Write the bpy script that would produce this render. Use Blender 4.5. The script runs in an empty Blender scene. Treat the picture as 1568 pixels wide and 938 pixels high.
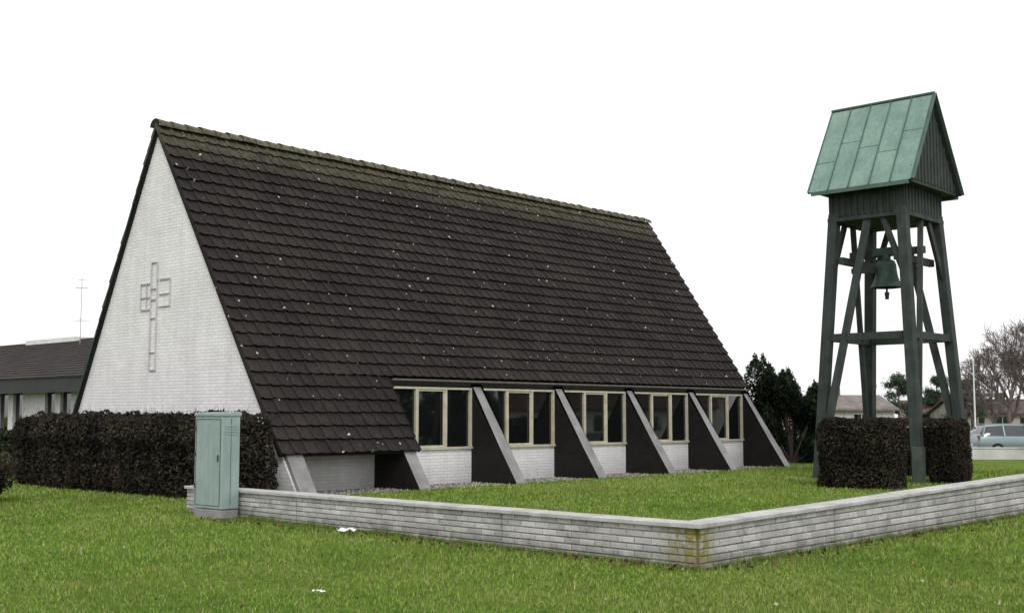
import bpy, math, random
import numpy as np
from mathutils import Vector, Matrix
random.seed(7); rng=np.random.default_rng(11)
S=bpy.context.scene
COL=S.collection

# ---------------------------------------------------------------- materials
def newmat(name):
    m=bpy.data.materials.new(name); m.use_nodes=True
    nt=m.node_tree; b=nt.nodes['Principled BSDF']
    return m,nt,b
def N(nt,t,**k):
    n=nt.nodes.new(t)
    for a,v in k.items(): setattr(n,a,v)
    return n
def ramp(nt,fac,stops):
    r=N(nt,'ShaderNodeValToRGB'); nt.links.new(fac,r.inputs[0])
    e=r.color_ramp.elements
    while len(e)<len(stops): e.new(0.5)
    for i,(p,c) in enumerate(stops):
        e[i].position=p; e[i].color=(c[0],c[1],c[2],1) if not isinstance(c,(int,float)) else (c,c,c,1)
    return r.outputs[0]
def noise(nt,vec,scale,detail=4,rough=0.6):
    n=N(nt,'ShaderNodeTexNoise'); n.inputs['Scale'].default_value=scale; n.inputs['Detail'].default_value=detail
    n.inputs['Roughness'].default_value=rough
    nt.links.new(vec,n.inputs['Vector']); return n.outputs['Fac']
def mix(nt,a,b,fac,mode='MIX'):
    m=N(nt,'ShaderNodeMix',data_type='RGBA',blend_type=mode)
    for s,v in ((m.inputs[0],fac),(m.inputs[6],a),(m.inputs[7],b)):
        if isinstance(v,(int,float)): s.default_value=v
        elif isinstance(v,tuple): s.default_value=(v[0],v[1],v[2],1)
        else: nt.links.new(v,s)
    return m.outputs[2]
def geo(nt): return N(nt,'ShaderNodeNewGeometry').outputs['Position']
def bump(nt,b,h,strength=0.5,dist=0.01):
    n=N(nt,'ShaderNodeBump'); n.inputs['Strength'].default_value=strength; n.inputs['Distance'].default_value=dist
    nt.links.new(h,n.inputs['Height']); nt.links.new(n.outputs[0],b.inputs['Normal'])
def simple(name,c,rough=0.7,var=0.25,scale=3,metal=0,c2=None,bs=0.2,spec=0.4,streak=0):
    m,nt,b=newmat(name); p=geo(nt)
    f=noise(nt,p,scale); f2=noise(nt,p,scale*9)
    c2=c2 or tuple(x*(1-var*1.6) for x in c)
    col=ramp(nt,f,[(0.35,c2),(0.65,c)])
    g=ramp(nt,f2,[(0.3,1-var*0.6),(0.7,1.0)])
    col=mix(nt,col,g,1.0,'MULTIPLY')
    if streak:
        mp=N(nt,'ShaderNodeMapping'); mp.inputs['Scale'].default_value=(1,1,.08); nt.links.new(p,mp.inputs['Vector'])
        col=mix(nt,col,ramp(nt,noise(nt,mp.outputs[0],14,3),[(0.3,1-streak),(0.65,1.0)]),1.0,'MULTIPLY')
    nt.links.new(col,b.inputs['Base Color'])
    b.inputs['Roughness'].default_value=rough; b.inputs['Metallic'].default_value=metal
    b.inputs['Specular IOR Level'].default_value=spec
    if bs: bump(nt,b,f2,bs,0.01)
    return m
def attrmat(name,rough=0.75,spec=0.2):
    m,nt,b=newmat(name); a=N(nt,'ShaderNodeAttribute',attribute_name='col')
    nt.links.new(a.outputs['Color'],b.inputs['Base Color'])
    b.inputs['Roughness'].default_value=rough; b.inputs['Specular IOR Level'].default_value=spec
    return m
def brickmat(name,axes,base,mortar,dirt=0.15,strength=0.5):
    m,nt,b=newmat(name); p=geo(nt)
    sp=N(nt,'ShaderNodeSeparateXYZ'); nt.links.new(p,sp.inputs[0])
    cb=N(nt,'ShaderNodeCombineXYZ'); nt.links.new(sp.outputs[axes[0]],cb.inputs[0]); nt.links.new(sp.outputs[axes[1]],cb.inputs[1])
    br=N(nt,'ShaderNodeTexBrick'); nt.links.new(cb.outputs[0],br.inputs['Vector'])
    br.inputs['Scale'].default_value=1; br.inputs['Brick Width'].default_value=0.235; br.inputs['Row Height'].default_value=0.073
    br.inputs['Mortar Size'].default_value=0.008; br.inputs['Mortar Smooth'].default_value=0.4
    br.inputs['Color1'].default_value=(*base,1); br.inputs['Color2'].default_value=(*[x*0.91 for x in base],1); br.inputs['Mortar'].default_value=(*mortar,1)
    f=noise(nt,p,0.8,7,0.7)
    g=ramp(nt,f,[(0.3,(1-dirt,1-dirt*1.05,1-dirt)),(0.6,1.0)])
    col=mix(nt,br.outputs['Color'],g,1.0,'MULTIPLY')
    mp=N(nt,'ShaderNodeMapping'); mp.inputs['Scale'].default_value=(1,1,.12); nt.links.new(p,mp.inputs['Vector'])
    col=mix(nt,col,ramp(nt,noise(nt,mp.outputs[0],4,5),[(0.3,.90),(0.6,1.0)]),1.0,'MULTIPLY')
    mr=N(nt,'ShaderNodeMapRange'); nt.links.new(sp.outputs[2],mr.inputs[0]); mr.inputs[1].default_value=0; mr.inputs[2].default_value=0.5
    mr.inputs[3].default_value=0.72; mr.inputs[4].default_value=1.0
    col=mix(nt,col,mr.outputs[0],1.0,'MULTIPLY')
    nt.links.new(col,b.inputs['Base Color']); b.inputs['Roughness'].default_value=0.75
    f3=noise(nt,p,60,3)
    h=N(nt,'ShaderNodeMath',operation='MULTIPLY_ADD'); nt.links.new(f3,h.inputs[0]); h.inputs[1].default_value=0.35
    inv=N(nt,'ShaderNodeMath',operation='SUBTRACT'); inv.inputs[0].default_value=1; nt.links.new(br.outputs['Fac'],inv.inputs[1])
    nt.links.new(inv.outputs[0],h.inputs[2])
    bump(nt,b,h.outputs[0],strength,0.010)
    return m

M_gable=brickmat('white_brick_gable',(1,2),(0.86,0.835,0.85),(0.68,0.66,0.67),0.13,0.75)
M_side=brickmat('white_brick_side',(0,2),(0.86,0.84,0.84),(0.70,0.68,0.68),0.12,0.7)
M_relief=simple('shadow_grey_relief',(0.60,0.58,0.59),0.8,0.15,6)  # greyer than the wall: the relief's slight shadow is put into its colour
M_fin=simple('dark_fin_board',(0.014,0.012,0.011),0.7,0.3,4,spec=.25)
M_conc=simple('grey_fin_top',(0.29,0.285,0.285),0.7,0.2,2.5,c2=(0.20,0.195,0.195))
M_slab=simple('roof_slab',(0.017,0.014,0.013),0.9,0.2,4)
M_beige=simple('beige_paint',(0.60,0.56,0.42),0.5,0.15,5)
M_eave=simple('eave_paint',(0.19,0.175,0.145),0.6,0.3,5)
M_greenedge=simple('verge_metal',(0.05,0.10,0.08),0.6,0.3,4)
M_gravel=simple('gravel',(0.40,0.39,0.35),0.95,0.5,30,bs=1.0)
M_asphalt=simple('asphalt',(0.06,0.06,0.06),0.9,0.3,5)
M_whitep=simple('white_paint',(0.78,0.78,0.76),0.5,0.1,2)

def tilemat(name,lich,z0,z1):
    m,nt,b=newmat(name); p=geo(nt)
    sp=N(nt,'ShaderNodeSeparateXYZ'); nt.links.new(p,sp.inputs[0])
    a=N(nt,'ShaderNodeAttribute',attribute_name='col')
    f=noise(nt,p,0.6,5,0.6); f2=noise(nt,p,14,4,0.7)
    col=ramp(nt,f,[(0.3,(0.0155,0.0118,0.0110)),(0.5,(0.022,0.0168,0.0158)),(0.7,(0.029,0.0225,0.0205))])
    col=mix(nt,col,a.outputs['Color'],1.0,'MULTIPLY')
    g=ramp(nt,f2,[(0.3,0.6),(0.7,1.25)]); col=mix(nt,col,g,1.0,'MULTIPLY')
    # thin weathering film everywhere
    f7=noise(nt,p,1.7,8,0.75)
    wz=N(nt,'ShaderNodeMath',operation='MULTIPLY'); nt.links.new(ramp(nt,f7,[(0.5,0.0),(0.72,.22)]),wz.inputs[0]); nt.links.new(ramp(nt,f2,[(0.35,0.0),(0.6,1.0)]),wz.inputs[1])
    col=mix(nt,col,(0.10,0.095,0.075),wz.outputs[0])
    mr=N(nt,'ShaderNodeMapRange'); nt.links.new(sp.outputs[2],mr.inputs[0]); mr.inputs[1].default_value=z0; mr.inputs[2].default_value=z1
    mu=N(nt,'ShaderNodeMath',operation='MULTIPLY'); nt.links.new(mr.outputs[0],mu.inputs[0])
    f3=noise(nt,p,2.6,8,0.8); nt.links.new(ramp(nt,f3,[(0.36,0.15*lich),(0.55,min(1,.75*lich))]),mu.inputs[1])
    mu2=N(nt,'ShaderNodeMath',operation='MULTIPLY'); nt.links.new(mu.outputs[0],mu2.inputs[0]); nt.links.new(ramp(nt,f2,[(0.3,0.25),(0.6,1.0)]),mu2.inputs[1])
    col=mix(nt,col,(0.16,0.15,0.095),mu2.outputs[0])
    for sc,th,sel in ((2.6,0.080,0.45),(5.5,0.088,0.74)):
        v=N(nt,'ShaderNodeTexVoronoi'); v.inputs['Scale'].default_value=sc; nt.links.new(p,v.inputs['Vector'])
        lt=N(nt,'ShaderNodeMath',operation='LESS_THAN'); nt.links.new(v.outputs['Distance'],lt.inputs[0]); lt.inputs[1].default_value=th
        sc_=N(nt,'ShaderNodeSeparateColor'); nt.links.new(v.outputs['Color'],sc_.inputs[0])
        gt=N(nt,'ShaderNodeMath',operation='GREATER_THAN'); nt.links.new(sc_.outputs[0],gt.inputs[0]); gt.inputs[1].default_value=sel
        mm=N(nt,'ShaderNodeMath',operation='MULTIPLY'); nt.links.new(lt.outputs[0],mm.inputs[0]); nt.links.new(gt.outputs[0],mm.inputs[1])
        col=mix(nt,col,(0.48,0.48,0.44),mm.outputs[0])
    nt.links.new(col,b.inputs['Base Color']); b.inputs['Roughness'].default_value=0.75; b.inputs['Specular IOR Level'].default_value=0.18
    bump(nt,b,f2,0.4,0.01)
    return m
M_tile=tilemat('brown_roof_tiles',.9,7.35,8.1); M_ridge=tilemat('mossy_ridge_tiles',2.0,7.0,8.1)

def glassmat(name,c=(0.007,0.009,0.009),r=0.03):
    m,nt,b=newmat(name); p=geo(nt)
    f=noise(nt,p,1.5,3)
    nt.links.new(ramp(nt,f,[(0.3,tuple(x*0.5 for x in c)),(0.7,c)]),b.inputs['Base Color'])
    b.inputs['Roughness'].default_value=r; b.inputs['IOR'].default_value=1.52; b.inputs['Specular IOR Level'].default_value=0.9
    bump(nt,b,noise(nt,p,0.9,2),0.10,0.02)
    return m
M_glass=glassmat('window_glass')

# ---------------------------------------------------------------- mesh helpers
class MB:
    def __init__(s): s.v=[]; s.f=[]; s.m=[]; s.sm=[]
    def add(s,vs,fs,mi=0,smooth=False):
        o=len(s.v); s.v+= [tuple(v) for v in vs]
        for i,f in enumerate(fs):
            s.f.append([o+k for k in f]); s.m.append(mi[i] if isinstance(mi,(list,tuple)) else mi); s.sm.append(smooth)
    def box(s,x0,x1,y0,y1,z0,z1,mi=0):
        s.add([(x0,y0,z0),(x1,y0,z0),(x1,y1,z0),(x0,y1,z0),(x0,y0,z1),(x1,y0,z1),(x1,y1,z1),(x0,y1,z1)],
              [(0,3,2,1),(4,5,6,7),(0,1,5,4),(1,2,6,5),(2,3,7,6),(3,0,4,7)],mi)
    def beam(s,p0,p1,w,h,mi=0,up=(0,0,1)):
        p0=Vector(p0);p1=Vector(p1); d=(p1-p0).normalized(); u=Vector(up)
        if abs(d.dot(u))>0.98: u=Vector((0,1,0))
        a=d.cross(u).normalized(); c=a.cross(d).normalized(); a=a*w/2; c=c*h/2
        vs=[p+sa*a+sc*c for p in (p0,p1) for sa,sc in ((-1,-1),(1,-1),(1,1),(-1,1))]
        s.add(vs,[(0,1,2,3),(7,6,5,4),(0,4,5,1),(1,5,6,2),(2,6,7,3),(3,7,4,0)],mi)
    def prismX(s,x0,x1,poly,mi=0,sidemi=None):
        n=len(poly); vs=[(x0,y,z) for y,z in poly]+[(x1,y,z) for y,z in poly]
        fs=[tuple(range(n)),tuple(range(2*n-1,n-1,-1))]; ms=[mi,mi]
        for i in range(n):
            j=(i+1)%n; fs.append((i,i+n,j+n,j)); ms.append(sidemi.get(i,mi) if sidemi else mi)
        s.add(vs,fs,ms)
    def cyl(s,p0,p1,r0,r1,n=10,mi=0,smooth=True,cap=True):
        p0=Vector(p0);p1=Vector(p1); d=(p1-p0).normalized(); u=Vector((0,0,1)) if abs(d.z)<0.9 else Vector((1,0,0))
        a=d.cross(u).normalized(); c=a.cross(d)
        vs=[p+r*(a*math.cos(t)+c*math.sin(t)) for p,r in ((p0,r0),(p1,r1)) for t in [2*math.pi*i/n for i in range(n)]]
        s.add(vs,[(i,(i+1)%n,(i+1)%n+n,i+n) for i in range(n)],mi,smooth)
        if cap: s.add(vs,[tuple(range(n-1,-1,-1)),tuple(range(n,2*n))],mi)
    def obj(s,name,mats,parent=None,recenter=False,bevel=0):
        me=bpy.data.meshes.new(name); me.from_pydata(s.v,[],s.f)
        for m in mats: me.materials.append(m)
        me.polygons.foreach_set('material_index',s.m); me.polygons.foreach_set('use_smooth',s.sm)
        me.update(); return link(me,name,parent,recenter,bevel)
def link(me,name,parent=None,recenter=False,bevel=0):
    o=bpy.data.objects.new(name,me); COL.objects.link(o)
    if recenter:
        co=np.empty(len(me.vertices)*3); me.vertices.foreach_get('co',co); co=co.reshape(-1,3)
        c=Vector(((co[:,0].min()+co[:,0].max())/2,(co[:,1].min()+co[:,1].max())/2,co[:,2].min()))
        me.transform(Matrix.Translation(-c)); o.location=c
    if parent:
        o.parent=parent; o.matrix_parent_inverse=Matrix.Translation(-parent.location)
    if bevel:
        b=o.modifiers.new('bevel','BEVEL'); b.width=bevel; b.segments=2; b.limit_method='ANGLE'
    return o
def empty(name,loc):
    e=bpy.data.objects.new(name,None); e.location=loc; e.empty_display_size=0.5; COL.objects.link(e); return e
def npmesh(name,V,F,C=None,mats=(),parent=None,recenter=False,smooth=False):
    V=np.asarray(V,dtype=np.float32);F=np.asarray(F,dtype=np.int32)
    me=bpy.data.meshes.new(name); me.vertices.add(len(V)); me.vertices.foreach_set('co',V.ravel())
    k=F.shape[1]; me.loops.add(F.size); me.loops.foreach_set('vertex_index',F.ravel())
    me.polygons.add(len(F)); me.polygons.foreach_set('loop_start',np.arange(0,F.size,k,dtype=np.int32))
    me.polygons.foreach_set('use_smooth',[smooth]*len(F))
    me.update(calc_edges=True)
    if C is not None:
        a=me.color_attributes.new('col','FLOAT_COLOR','POINT')
        a.data.foreach_set('color',np.concatenate([C,np.ones((len(C),1))],1).astype(np.float32).ravel())
    for m in mats: me.materials.append(m)
    return link(me,name,parent,recenter)
def wob(P,s,seed=0):
    x,y,z=P[:,0]*s+seed,P[:,1]*s+seed*1.7,P[:,2]*s
    return (np.sin(x*1.3+y*0.7)+np.sin(y*1.9-z*1.1+1)+np.sin(z*2.3+x*0.9+2)+0.6*np.sin(x*4.1+z*3.3)+0.6*np.sin(y*4.7-x*2.9))/4.2
def leaves(C,size,cols,flat=0.5):
    n=len(C); d=rng.normal(size=(n,3)); d/=np.linalg.norm(d,axis=1)[:,None]
    e=rng.normal(size=(n,3)); e-= (e*d).sum(1)[:,None]*d; e/=np.linalg.norm(e,axis=1)[:,None]
    s=size*(0.6+0.8*rng.random(n))[:,None]
    V=np.stack([C-d*s,C+e*s*flat,C+d*s,C-e*s*flat],1).reshape(-1,3)
    F=np.arange(4*n).reshape(-1,4)
    return V,F,np.repeat(cols,4,axis=0)
def pick(pal,n,var=0.3):
    pal=np.array(pal); c=pal[rng.integers(0,len(pal),n)]
    return c*(1-var+2*var*rng.random((n,1)))
# smooth random 2D noise used for the lawn's patches
def vnoise(X,Y,s,seed):
    g=np.random.default_rng(seed).random((128,128)); x=X/s+50.3; y=Y/s+50.7
    xi=np.floor(x).astype(int); yi=np.floor(y).astype(int); fx_=x-xi; fy=y-yi; fx_=fx_*fx_*(3-2*fx_); fy=fy*fy*(3-2*fy)
    G=lambda a,b:g[a%128,b%128]
    return (G(xi,yi)*(1-fx_)+G(xi+1,yi)*fx_)*(1-fy)+(G(xi,yi+1)*(1-fx_)+G(xi+1,yi+1)*fx_)*fy
M_leaf=attrmat('leaf'); M_twig=simple('twig_bark',(0.06,0.045,0.04),0.9,0.3,5)
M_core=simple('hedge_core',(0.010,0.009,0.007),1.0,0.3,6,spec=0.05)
def hedge(name,x0,x1,y0,y1,z1,n,pal,lsize=0.035,amp=0.07,z0=0.0,twigs=0,seed=0):
    e=empty(name,((x0+x1)/2,(y0+y1)/2,z0))
    dx,dy,dz=x1-x0,y1-y0,z1-z0
    areas=np.array([dy*dz,dy*dz,dx*dz,dx*dz,dx*dy*1.2]); f=rng.choice(5,n,p=areas/areas.sum())
    P=np.stack([x0+dx*rng.random(n),y0+dy*rng.random(n),z0+dz*rng.random(n)],1)
    nrm=np.zeros((n,3))
    for i,(ax,val,sg) in enumerate(((0,x0,-1),(0,x1,1),(1,y0,-1),(1,y1,1),(2,z1,1))):
        k=f==i; P[k,ax]=val; nrm[k,ax]=sg
    c=np.array([(x0+x1)/2,(y0+y1)/2,z0]); h=np.array([dx/2,dy/2,dz])
    q=np.abs(P-c); r=0.24; over=np.maximum(q-(h-r),0); over[:,2]=np.maximum(P[:,2]-(z1-r),0)
    L=np.linalg.norm(over,axis=1); k=L>r
    sc=np.where(k,r/np.maximum(L,1e-6),1.0)[:,None]
    P=P-np.sign(P-c)*over*(1-sc)
    P+=nrm*(amp*wob(P,2.2,seed)[:,None]+amp*0.6*wob(P,6,seed+3)[:,None]-0.12*rng.random((n,1))**1.5+0.03)
    P[:,2]=np.maximum(P[:,2],z0+0.02)
    cols=pick(pal,n,0.5); sh=np.clip(0.75+0.6*wob(P,3.1,seed+5),0.3,1.4)[:,None]
    V,F,C=leaves(P,lsize,cols*sh)
    npmesh('foliage',V,F,C,(M_leaf,),e)
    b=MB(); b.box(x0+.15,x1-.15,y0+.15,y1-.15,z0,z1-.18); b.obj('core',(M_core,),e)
    if twigs:
        b=MB()
        for _ in range(twigs):
            x=random.uniform(x0,x1);y=random.uniform(y0,y1)
            if random.random()<.3: y=random.choice((y0,y1)); z=random.uniform(z0+.3,z1)
            else: z=z1-.1
            d=Vector((random.gauss(0,.5),random.gauss(0,.5),1 if z>z1-.2 else .4)).normalized()*random.uniform(.12,.34)
            b.cyl((x,y,z),(x+d.x,y+d.y,z+d.z),.004,.002,3,cap=False)
        b.obj('twigs',(M_twig,),e)
    return e

# ---------------------------------------------------------------- ground
def gz(x): 
    t=min(max((x-34)/12,0),1); return -0.33*t*t*(3-2*t)
def lawnmat():
    m,nt,b=newmat('lawn'); p=geo(nt)
    f=noise(nt,p,0.45,6,0.7); f2=noise(nt,p,7,5,0.7); f3=noise(nt,p,60,3,0.7)
    c=ramp(nt,f,[(0.3,(0.095,0.180,0.018)),(0.5,(0.135,0.225,0.026)),(0.72,(0.21,0.27,0.055))])
    c=mix(nt,c,ramp(nt,f2,[(0.3,0.6),(0.7,1.2)]),1.0,'MULTIPLY')
    c=mix(nt,c,ramp(nt,f3,[(0.3,0.45),(0.65,1.15)]),1.0,'MULTIPLY')
    nt.links.new(c,b.inputs['Base Color']); b.inputs['Roughness'].default_value=0.95; b.inputs['Specular IOR Level'].default_value=0.1
    bump(nt,b,f3,1.0,0.03); return m
b=MB()
xs=[-400,-100,-30,0,10,20,30,34]+[34+i for i in range(1,13)]+[60,100,200,500,900]; ys=[-900,-300,-60,-20,0,20,40,80,300,900]
vs=[(x,y,gz(x)) for x in xs for y in ys]; ny=len(ys)
b.add(vs,[(i*ny+j,(i+1)*ny+j,(i+1)*ny+j+1,i*ny+j+1) for i in range(len(xs)-1) for j in range(ny-1)],0,True)
b.obj('ground',(lawnmat(),))
b=MB(); b.add([(14.6,18.85,.006),(33.6,18.85,.006),(33.6,20.2,.006),(14.6,20.2,.006)],[(0,1,2,3)]); b.obj('gravel_path',(M_gravel,),None,True)
n=5000; P=np.stack([14.7+18.8*rng.random(n),18.7+1.35*rng.random(n)**.8,.012+0*rng.random(n)],1)
V,F,C=leaves(P,0.022,pick([(0.40,0.38,0.34),(0.3,0.28,0.25),(0.5,0.48,0.44),(0.22,0.2,0.18)],n),.7); npmesh('gravel_stones',V,F,C,(M_leaf,))

# grass blades
n=400000
r=8.2+34*rng.random(n)**1.15; az=math.radians(42.6)+np.radians(rng.uniform(-33,33,n))
X=r*np.cos(az);Y=r*np.sin(az)
keep=~((X>14)&(Y>18.85)&(X<33.5)) & ~((X>10.5)&(X<11.3)&(Y>6.95)&(Y<17.7)) & ~((Y>6.9)&(Y<7.35)&(X>10.5)) 
X=X[keep];Y=Y[keep];r=r[keep]; n=len(X)
P=np.stack([X,Y,np.zeros(n)],1)
t=np.clip((X-34)/12,0,1); P[:,2]=-0.33*t*t*(3-2*t)
n1=vnoise(X,Y,1.3,1); n2=vnoise(X,Y,.42,2); n3=vnoise(X,Y,3.7,3); n4=vnoise(X,Y,.16,4)
h=(0.015+0.024*rng.random(n))*(.45+.6*n1+.5*n2+.5*n4)*(0.8+r/60)
tall=rng.random(n)<.010; h=np.where(tall,h*2.1,h)
a=rng.random(n)*6.283; w=(0.0033+0.0035*rng.random(n))*(r/12); 
dx,dy=np.cos(a)*w,np.sin(a)*w; lean=h*1.1
la=rng.random(n)*6.283; l=lean*rng.random(n)
V=np.empty((n,3,3)); V[:,0]=P+np.stack([dx,dy,0*dx],1); V[:,1]=P-np.stack([dx,dy,0*dx],1); V[:,2]=P+np.stack([np.cos(la)*l,np.sin(la)*l,h],1)
base=pick([(0.125,0.235,0.020),(0.165,0.285,0.028),(0.10,0.20,0.019),(0.21,0.29,0.045),(0.32,0.32,0.13)],n,0.3)
patch=np.clip((n3*.5+n1*.35+n2*.35-.55)*2.6,0,1)[:,None]
base=base*(1-0.55*patch)+np.array([0.28,0.305,0.085])*0.55*patch
dark=np.clip((vnoise(X,Y,2.3,6)*.5+vnoise(X,Y,.6,7)*.5-.5)*2.6,0,1)[:,None]; base=base*(1-.38*dark*np.array([1,.8,1]))
V[:,0]=V[:,0]; npmesh('grass',V.reshape(-1,3),np.arange(3*n).reshape(-1,3),np.repeat(base,3,0),(attrmat('grass_blade'),))

n=420; r=9+16*rng.random(n); az=math.radians(42.6)+np.radians(rng.uniform(-30,30,n))
P=np.stack([r*np.cos(az),r*np.sin(az),0.035+0*r],1)
V,F,C=leaves(P,0.02,pick([(0.16,0.08,0.03),(0.09,0.05,0.03),(0.4,0.38,0.3),(0.2,0.14,0.05)],n)); npmesh('fallen_leaves',V,F,C,(M_leaf,))
n=330; xx=10.45-0.35*rng.random(n)**2; 
P=np.concatenate([np.stack([xx,7+9*rng.random(n),0.03+0*xx],1),np.stack([10.5+14*rng.random(n),6.9-.4*rng.random(n)**2,0.03+0*xx],1)])
V,F,C=leaves(P,0.028,pick([(0.10,0.05,0.025),(0.06,0.035,0.02),(0.15,0.1,0.05)],2*n)); npmesh('leaf_litter',V,F,C,(M_leaf,))
# longer unmown tufts along the foot of the walls
n=9000; k=n//2; X=np.concatenate([10.53-.10*rng.random(k)**1.5+np.zeros(k),10.5+16*rng.random(k)]); Y=np.concatenate([7+10*rng.random(k),7.02-.10*rng.random(k)**1.5])
X[:k]+= (Y[:k]-7.1)*.052
P=np.stack([X,Y,0*X],1); h=(.03+.05*rng.random(n))*(.3+1.1*vnoise(X,Y,.35,9)); a=rng.random(n)*6.283; dx,dy=np.cos(a)*.005,np.sin(a)*.005; l=h*.6; la=rng.random(n)*6.283
V=np.empty((n,3,3)); V[:,0]=P+np.stack([dx,dy,0*dx],1); V[:,1]=P-np.stack([dx,dy,0*dx],1); V[:,2]=P+np.stack([np.cos(la)*l-.01,np.sin(la)*l-.01,h],1)
npmesh('wall_foot_grass',V.reshape(-1,3),np.arange(3*n).reshape(-1,3),np.repeat(pick([(0.10,0.19,0.02),(0.15,0.24,0.03),(0.22,0.22,0.09)],n),3,0),(M_leaf,))
def crumple(name,loc,s):
    b=MB(); g=6; vs=[]
    for i in range(g):
        for j in range(g): vs.append((loc[0]+(i/(g-1)-.5)*s*random.uniform(.8,1.1),loc[1]+(j/(g-1)-.5)*s*1.6*random.uniform(.85,1.1),loc[2]+random.uniform(0,s*.28)))
    b.add(vs,[(i*g+j,(i+1)*g+j,(i+1)*g+j+1,i*g+j+1) for i in range(g-1) for j in range(g-1)]); b.obj(name,(M_whitep,),None,True)
crumple('paper_litter',(10.37,12.55,.05),.17); crumple('paper_litter.001',(6.75,8.55,.035),.07)

# ---------------------------------------------------------------- church
YR,ZR=24.06,8.24; ch=empty('church_building',(23.7,24,0))
def slope_side(sgn,k):
    al=math.atan(k); return al,(lambda s,h:(YR+sgn*(s*math.cos(al)+h*math.sin(al)), ZR-s*math.sin(al)+h*math.cos(al)))
def tiles(name,sgn,k,Lc,runs,lift=.05):
    al,f=slope_side(sgn,k); V=[];F=[];C=[]
    us=[0,.10,.22,.34,.46,.97]; hs=[.028,.034,.024,.005,0,0]
    for (x0,x1,c0,c1) in runs:
        nt_=int(round((x1-x0)/.298)); tw=(x1-x0)/nt_
        for i in range(c0,c1):
            s0=i*Lc; s1=(i+1)*Lc+.03; off=len(V); row=[]
            endj=random.uniform(-.015,.01); ci=random.uniform(.93,1.07)
            for t in range(nt_):
                dz=random.gauss(0,.003); ds=random.gauss(0,.005); cc=random.uniform(.84,1.15)*ci
                if random.random()<.02: cc*=1.3
                for u,h in zip(us,hs):
                    x=x0+(t+u)*tw
                    row.append((x,s0,s1+ds,h+dz,cc))
            row.append((x1,s0,s1,.028,1.0))
            x0_=row[0]; row[0]=(x0_[0]+endj,)+x0_[1:]
            for (x,a,bb,h,cc) in row:
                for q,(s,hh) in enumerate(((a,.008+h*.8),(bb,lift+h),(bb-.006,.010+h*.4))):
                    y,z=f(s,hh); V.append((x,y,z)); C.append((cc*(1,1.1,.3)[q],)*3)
            m=len(row)
            for j in range(m-1):
                o=off+3*j; F.append((o,o+3,o+4,o+1)); F.append((o+1,o+4,o+5,o+2))
            for e,xx in ((0,row[0][0]),(m-1,x1)):
                o=off+3*e; b0=len(V)
                for s in (s0,s1):
                    y,z=f(s,-.04); V.append((xx,y,z)); C.append((.8,)*3)
                F.append((o,o+1,b0+1,b0))
    npmesh(name,V,F,np.array(C),(M_tile,),ch)
K=1.5; LC=.3295; XE=33.08
tiles('roof_tiles_front',-1,K,LC,[(14.10,XE,0,21),(14.10,17.80,21,27)],.058)
K2=1.90; N2=23
tiles('roof_tiles_rear',1,K2,.33,[(14.12,XE,0,N2)],.03)
al,f=slope_side(-1,K); al2,f2=slope_side(1,K2)
th=-.11
b=MB()
b.prismX(14.13,XE-.03,[f(0,0),f(21*LC,0),f(21*LC,th),f(0.05,th)])
b.prismX(14.13,17.77,[f(21*LC,0),f(27*LC,0),f(27*LC,th),f(21*LC,th)])
b.prismX(14.15,XE-.03,[f2(0,0),f2(N2*.33,0),f2(N2*.33,-.04),f2(0.05,-.04)])
b.obj('roof_slab',(M_slab,),ch)
b=MB(); 
p0=f2(.1,.0);p1=f2(N2*.33,.0)
b.beam((14.13,p0[0],p0[1]),(14.13,p1[0],p1[1]),.03,.05,0,(1,0,0)); b.obj('verge_trim',(M_greenedge,),ch)
# ridge tiles
V=[];F=[];C=[]; nseg=50; L=(XE-14.06)/nseg
for i in range(nseg):
    xa=14.08+i*L; r0,r1=.175,.205; cc=random.uniform(.85,1.35)
    dz=random.gauss(0,.007)
    for (x,rr) in ((xa,r1),(xa+L+.02,r0)):
        for j in range(9):
            t=math.pi*(j/8); V.append((x,YR+rr*math.cos(t),ZR-.06+dz+rr*math.sin(t)*.9)); C.append((cc,)*3)
    o=len(V)-18
    for j in range(8): F.append((o+j,o+j+1,o+9+j+1,o+9+j))
npmesh('ridge_tiles',V,F,np.array(C),(M_ridge,),ch,smooth=True)
b=MB(); b.prismX(14.09,14.13,[(YR+.17,ZR-.06),(YR+.13,ZR+.07),(YR,ZR+.11),(YR-.13,ZR+.07),(YR-.17,ZR-.06)]); b.obj('ridge_end',(M_slab,),ch)
def yy(z,side,off):
    if side<0: return YR-(ZR-z)/K + off/math.sin(al)
    return YR+(ZR-z)/K2 - off/math.sin(al2)
zt=ZR-.2
poly=[(yy(0,-1,.11),0),(yy(zt,-1,.11),zt),(yy(zt,1,.045),zt),(yy(0,1,.045),0)]
b=MB(); b.prismX(14.22,14.52,poly); b.prismX(32.7,32.95,poly); b.obj('gable_walls',(M_gable,),ch)
b=MB(); t=.026; X0,X1=14.185,14.22
def rect(y0,y1,z0,z1,sides='LRTB'):
    if 'L' in sides: b.box(X0,X1,y1-t,y1,z0,z1)
    if 'R' in sides: b.box(X0,X1,y0,y0+t,z0,z1)
    if 'T' in sides: b.box(X0,X1,y0+t,y1-t,z1-t,z1)
    if 'B' in sides: b.box(X0,X1,y0+t,y1-t,z0,z0+t)
rect(23.96,24.24,4.66,5.07,'LRT'); rect(23.96,24.24,2.60,3.90,'LRB')
rect(24.24,24.68,3.98,4.60,'LTB'); rect(23.42,23.90,4.02,4.66,'RTB'); rect(23.90,23.96,4.02,4.66,'TB')
b.box(X0,X1,24.40,24.40+t,4.01,4.57); b.box(X0,X1,24.266,24.654,4.26,4.26+t); b.box(X0,X1,23.45,23.90,4.30,4.30+t)
b.box(X0,X1,24.214,24.24,3.90,4.64); b.box(X0,X1,23.96,23.986,3.90,4.64)
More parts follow.
